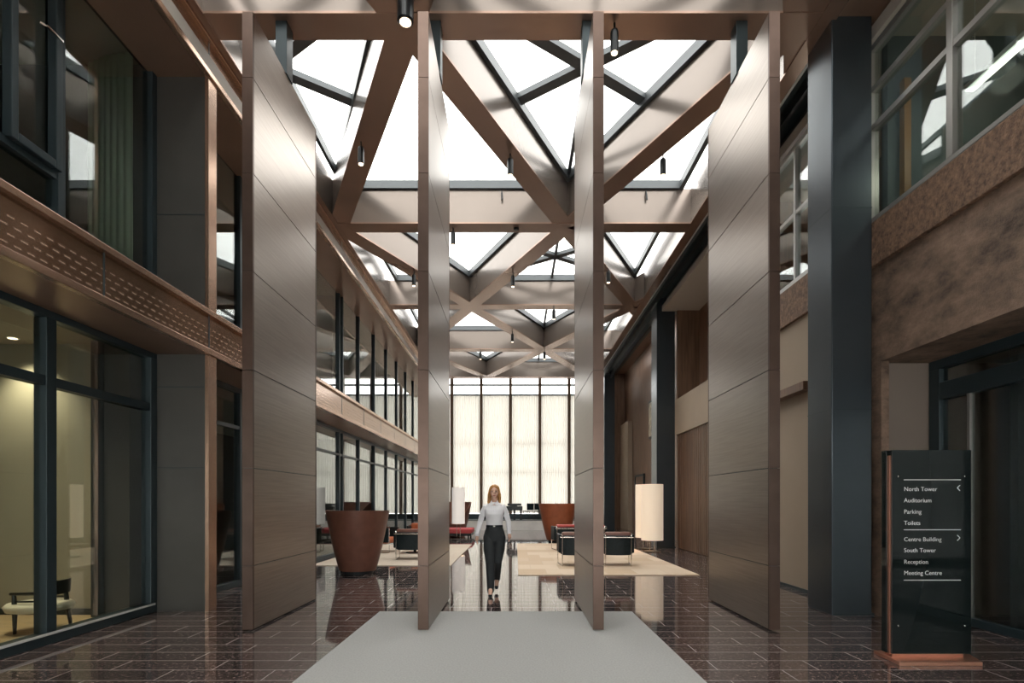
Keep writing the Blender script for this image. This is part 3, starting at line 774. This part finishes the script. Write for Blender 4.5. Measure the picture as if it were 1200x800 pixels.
def floor_lamp(loc, r, z0, z1, m, label):
    e = thing('floor_lamp', label, 'lamp', loc, 0, 'tall drum floor lamps')
    obj('base', MB().lathe([(.24,0),(.24,.02),(.05,.03)], n=28), blackm, e)
    for s in (-1,1): obj('pole', MB().tube([(s*.07,0,.02),(s*.07,0,z1-.1)], .014, 10), chrome, e)
    n = 40; b = MB(); b.lathe([(r,z0),(r,z1)], n=n, caps=False); b.lathe([(r-.012,z0),(r-.012,z1)], n=n, caps=False)
    obj('shade', b, m, e, smooth=True)
    b = MB(); b.lathe([(r-.02,z1-.10),(r-.02,z1-.09)], n=n); obj('shade_lid', b, m, e)
    li = bpy.data.lights.new('bulb', 'POINT'); li.energy = 18; li.color = (1,.8,.6); li.shadow_soft_size = .08
    lo = bpy.data.objects.new('bulb', li); COL.objects.link(lo); lo.parent = e; lo.location = (0,0,(z0+z1)/2)
floor_lamp((4.07, 16.5, 0), .32, .34, 2.0, shade_m, 'tall cream drum floor lamp in front of the second column')
floor_lamp((4.10, 17.45, 0), .32, .36, 2.02, shade_m, 'cream drum floor lamp half hidden behind the nearer one')
floor_lamp((-2.22, 21.6, 0), .25, .62, 2.03, shade_w, 'slim white drum floor lamp left of the walking woman')

t = thing('daybed', 'low red upholstered bench left of the woman, behind the white lamp', 'bench', (-2.75, 23.0, 0))
obj('seat', MB().box(-1.0, 1.0, -.75, .75, .20, .38), redfab, t, bevel=.04)
obj('frame', MB().box(-.97, .97, -.72, .72, .10, .20), blackm, t)
for sx in (-.85,.85):
    for sy in (-.6,.6): obj('leg', box(sx-.03, sx+.03, sy-.03, sy+.03, 0, .10), blackm, t)

# terrace table and chairs
t = thing('console_table', 'black table on the raised terrace right of the woman', 'table', (-.05, 29.0, .52))
obj('tabletop', MB().box(-.42, .42, -.35, .35, .50, .72), blackw, t, bevel=.01)
obj('top_board', MB().box(-.36, .36, -.30, .30, .74, .86), blackw, t, bevel=.01); obj('riser', MB().box(-.15,.15,-.15,.15,.71,.75), blackw, t)
for sx in (-.34,.0,.34): obj('leg', box(sx-.05, sx+.05, -.05, .05, 0, .5), blackw, t)
def dining(loc, rz, label):
    e = thing('dining_chair', label, 'chair', loc, rz, 'terrace chairs')
    obj('seat', MB().box(-.23,.23,-.22,.22,.42,.47), blackl, e, bevel=.015); obj('backrest', MB().box(-.22,.22,.18,.22,.50,.86), blackl, e, bevel=.015)
    for sx in (-.2,.2):
        for sy in (-.19,.2): obj('leg', MB().tube([(sx,sy,0),(sx*.95,sy,.43)], .016, 8), blackw, e)
    return e
c0 = dining((.68, 29.3, .52), -.6, 'small black chair beside the black terrace table')
dup(c0, (1.30, 29.9, .52), .4, 'small black chair on the terrace, farther from the black table')

# chair behind the left glass
t = thing('lounge_chair', 'black wood armchair with cream seat behind the lower left glass', 'chair', (-5.42, 6.33, .02), 0)
# faces -X; back towards +X
obj('seat', MB().rings([(0,0,.235,.22,.24),(0,0,.25,.31,.30),(-.01,0,.30,.33,.31),(-.01,0,.33,.30,.28),(0,0,.335,.15,.15)], 28), cream, t, smooth=True)
fl = [(-.15,-.16),(-.22,.24)]; rl = [(.20,-.20),(.20,.13)]
for x, y in fl: obj('leg', MB().tube([(x,y,0),(x-.0,y,.25),(x-.01,y,.44)], [.016,.026,.020], 10), blackw, t)
for x, y in rl: obj('leg', MB().tube([(x+.05,y,0),(x,y,.28),(x-.03,y,.54)], [.016,.026,.020], 10), blackw, t)
for (x0, y), (x1, y1) in zip(fl, rl): obj('armrest', MB().tube([(x0-.05,y,.445),(0,(y+y1)/2,.45),(x1,y1,.46)], [.016,.02,.02], 8), blackw, t)
b = MB(); n = 12; L = []
for i in range(n+1):
    a = -1 + 2*i/n; y = -.03+.21*a; x = .25 - .07*a*a
    L.append([b.bm.verts.new((x+dx, y, z)) for dx, z in ((0,.43),(.022,.43),(.03,.585),(.005,.585))])
for p, q in zip(L, L[1:]):
    for k in range(4): b.face([p[k],p[(k+1)%4],q[(k+1)%4],q[k]])
b.face(L[0]); b.face(L[-1][::-1]); obj('backrest', b, blackw, t, smooth=False)
for (x0, y), (x1, y1) in zip(fl, rl): obj('rail', MB().tube([(x0,y,.36),(x1,y1,.37)], .011, 8), blackw, t)
# recessed warm downlights in that room
for k, (x, y, lab) in enumerate(((-6.3, 6.95, 'recessed warm downlight over the olive wall'), (-5.6, 5.7, 'recessed warm downlight over the black wood armchair'))):
    e = thing('downlight', lab, 'light', (x, y, 3.55))
    obj('trim_ring', MB().lathe([(.07,-.012),(.07,-.001)], n=20), whitem, e); obj('lens', MB().lathe([(.05,-.016),(.05,-.012)], n=16), bulb, e)
    li = bpy.data.lights.new('beam', 'SPOT'); li.energy = 170; li.color = (1,.86,.62); li.spot_size = 1.9; li.spot_blend = .8; li.shadow_soft_size = .05
    lo = bpy.data.objects.new('beam', li); COL.objects.link(lo); lo.parent = e; lo.location = (0,0,-.03)

# ------------------------------------------------------------------ the woman
wm = thing('person', 'woman with blond hair in white shirt and black trousers walking towards the viewer', 'person', (-.34, 9.0, 0))
RM = lambda v, it=2: [('REMESH', dict(mode='VOXEL', voxel_size=v, use_smooth_shade=True)), ('SMOOTH', dict(factor=.5, iterations=it))]
hipR, kneR, ankR = (-.085,0,.93), (-.062,-.13,.52), (-.052,-.20,.14)
hipL, kneL, ankL = (.085,0,.93), (.050,-.01,.53), (.030,.30,.22)
shR, elR, wrR = (-.142,0,1.402), (-.232,.035,1.165), (-.277,-.06,.955)
shL, elL, wrL = (.142,0,1.402), (.225,.06,1.17), (.238,.03,.985)
b = MB()
b.rings([(0,0,.86,.10,.08),(0,0,.95,.155,.105),(0,0,1.03,.140,.095),(0,0,1.13,.112,.082),(0,0,1.26,.132,.092),(0,0,1.37,.145,.09),(0,0,1.44,.12,.07),(0,.01,1.47,.06,.055)], 22)
b.limb([hipR,kneR,ankR],[.078,.05,.034]); b.limb([hipL,kneL,ankL],[.078,.05,.034])
b.limb([shR,elR,wrR],[.046,.034,.024]); b.limb([shL,elL,wrL],[.046,.034,.024])
b.limb([(0,.01,1.44),(0,-.008,1.56)],[.052,.046])
# head
b.ball((0,-.015,1.655),(.074,.090,.100),20); b.ball((0,-.045,1.585),(.050,.052,.050),16)
b.limb([(0,-.098,1.655),(0,-.115,1.625)],[.010,.014],8)
for s in (-1,1): b.ball((s*.074,.0,1.64),(.010,.018,.030),8); b.ball((s*.033,-.082,1.61),(.024,.02,.022),8)
# hands
def hand(bm, wr, d, side, fwd):
    wr = Vector(wr); d = Vector(d).normalized(); fwd = Vector(fwd).normalized(); pal = wr + d*.05
    bm.limb([wr, wr+d*.03, wr+d*.075],[.023,.028,.030],10)
    for k, (o, l) in enumerate(((-.027,.062),(-.009,.072),(.009,.068),(.026,.052))):
        r = wr + d*.085 + fwd*o; cu = Vector((-side*.4,0,0))
        bm.limb([r, r+d*l*.5+cu*.012, r+d*l*.85+cu*.05],[.0095,.009,.008],8)
    th = wr + d*.03 - fwd*(.026)
    bm.limb([th, th - fwd*.026 + d*.03, th - fwd*.03 + d*.06],[.012,.011,.009],8)
hand(b, wrR, (-.06,-.15,-1), -1, (0,1,-.1)); hand(b, wrL, (.08,-.2,-1), 1, (0,1,-.1))
# bare feet tops
def foot(bm, ank, toe, heel, r0=.034):
    bm.limb([ank, ((ank[0]+toe[0])/2,(ank[1]*.45+toe[1]*.55),(ank[2]*.42+toe[2]*.58)), toe],[r0,.036,.026],10); bm.limb([ank, heel],[.032,.028],8)
toeR, heelR = (-.054,-.325,.03), (-.056,-.185,.085); toeL, heelL = (.026,.20,.085), (.028,.335,.185)
foot(b, ankR, toeR, heelR); foot(b, ankL, toeL, heelL)
obj('body', b, skin, wm, mods=RM(.0065))
b = MB()
b.rings([(0,0,1.085,.132,.102),(0,0,1.13,.128,.098),(0,-.005,1.20,.140,.104),(0,-.015,1.29,.152,.118),(0,-.008,1.36,.165,.108),(0,0,1.41,.162,.088),(0,.004,1.448,.115,.066),(0,.006,1.485,.058,.056)], 24)
b.limb([shR,(-.185,.012,1.32),elR,wrR],[.048,.050,.043,.035]); b.limb([shL,(.180,.02,1.32),elL,wrL],[.048,.050,.043,.035])
b.limb([(wrR[0],wrR[1],wrR[2]+.012),wrR],[.037,.037]); b.limb([(wrL[0],wrL[1],wrL[2]+.012),wrL],[.037,.037])
sh = obj('shirt', b, shirt_m, wm, mods=RM(.008))
b = MB()
for s in (-1,1):
    p = [b.bm.verts.new(q) for q in ((s*.008,-.082,1.452),(s*.062,-.078,1.425),(s*.068,-.045,1.478),(s*.052,.03,1.515),(s*.050,-.030,1.515))]
    b.face(p)
obj('collar', b, shirt_m, sh, mods=[('SOLIDIFY', dict(thickness=.006))])
b = MB()
for k in range(5): b.ball((0,-.112+.004*k-.012*(k in (1,2)),1.41-.062*k),.006,8)
obj('button', b, shirt_m, sh)
b = MB()
b.rings([(0,.0,.84,.135,.105),(0,.005,.92,.172,.122),(0,.004,.99,.164,.118),(0,0,1.06,.140,.106),(0,0,1.115,.130,.100)], 24)
b.limb([(hipR[0],hipR[1],.92),(-.082,-.07,.72),kneR,(-.053,-.215,.085)],[.098,.094,.076,.056],14); b.limb([(hipL[0],0,.92),(.075,-.005,.72),kneL,(.031,.305,.20)],[.098,.094,.074,.054],14)
obj('trousers', b, trous_m, wm, mods=RM(.007))
b = MB().rings([(0,0,1.085,.139,.108),(0,0,1.115,.136,.106)], 28); obj('belt', b, blackl, wm)
b = MB(); b.box(-.016,.016,-.113,-.106,1.088,1.112); obj('buckle', b, greymet, wm)
def shoe(toe, heel, ank):
    b = MB(); T, H = Vector(toe), Vector(heel); d = (T-H)
    b.limb([H+Vector((0,.0,-.012)), H+d*.5+Vector((0,0,-.022)), T+Vector((0,0,-.012)), T+d.normalized()*.02+Vector((0,0,-.014))],[.030,.026,.034,.020],10)
    q = H+Vector((0,.02,-.02)); b.tube([q, (q.x, q.y+.01, q.z-.085 if q.z > .1 else 0.0)],[.014,.007],8)
    b.tube([(ank[0]-.036,ank[1]-.0,ank[2]-.02),(ank[0],ank[1]-.038,ank[2]-.025),(ank[0]+.036,ank[1],ank[2]-.02)],.006,6)
    obj('shoe', b, blackl, wm, smooth=True)
shoe(toeR, heelR, ankR); shoe(toeL, heelL, ankL)
b = MB()
b.ball((0,.020,1.682),(.086,.086,.092),20)
b.limb([(-.018,-.072,1.738),(-.066,-.048,1.70),(-.088,-.010,1.60),(-.098,-.025,1.475)],[.016,.020,.024,.016],10)
b.limb([(.012,-.074,1.738),(.064,-.050,1.70),(.086,-.010,1.60),(.092,-.025,1.485)],[.016,.020,.024,.016],10)
b.limb([(0,.06,1.66),(0,.068,1.57),(0,.065,1.46)],[.075,.070,.050],12)
b.limb([(-.055,.045,1.62),(-.06,.045,1.48)],[.045,.035],10); b.limb([(.055,.045,1.62),(.06,.045,1.48)],[.045,.035],10)
hr = obj('hair', b, hair_m, wm, mods=RM(.007))
for s in (-1,1):
    obj('eye', MB().ball((s*.030,-.099,1.655),(.013,.006,.006),10), eye_m, wm)
    obj('eyebrow', MB().limb([(s*.014,-.103,1.672),(s*.045,-.092,1.676)],[.004,.003],6), hair_m, wm)
obj('mouth', MB().ball((0,-.098,1.588),(.021,.007,.008),10), lip_m, wm)
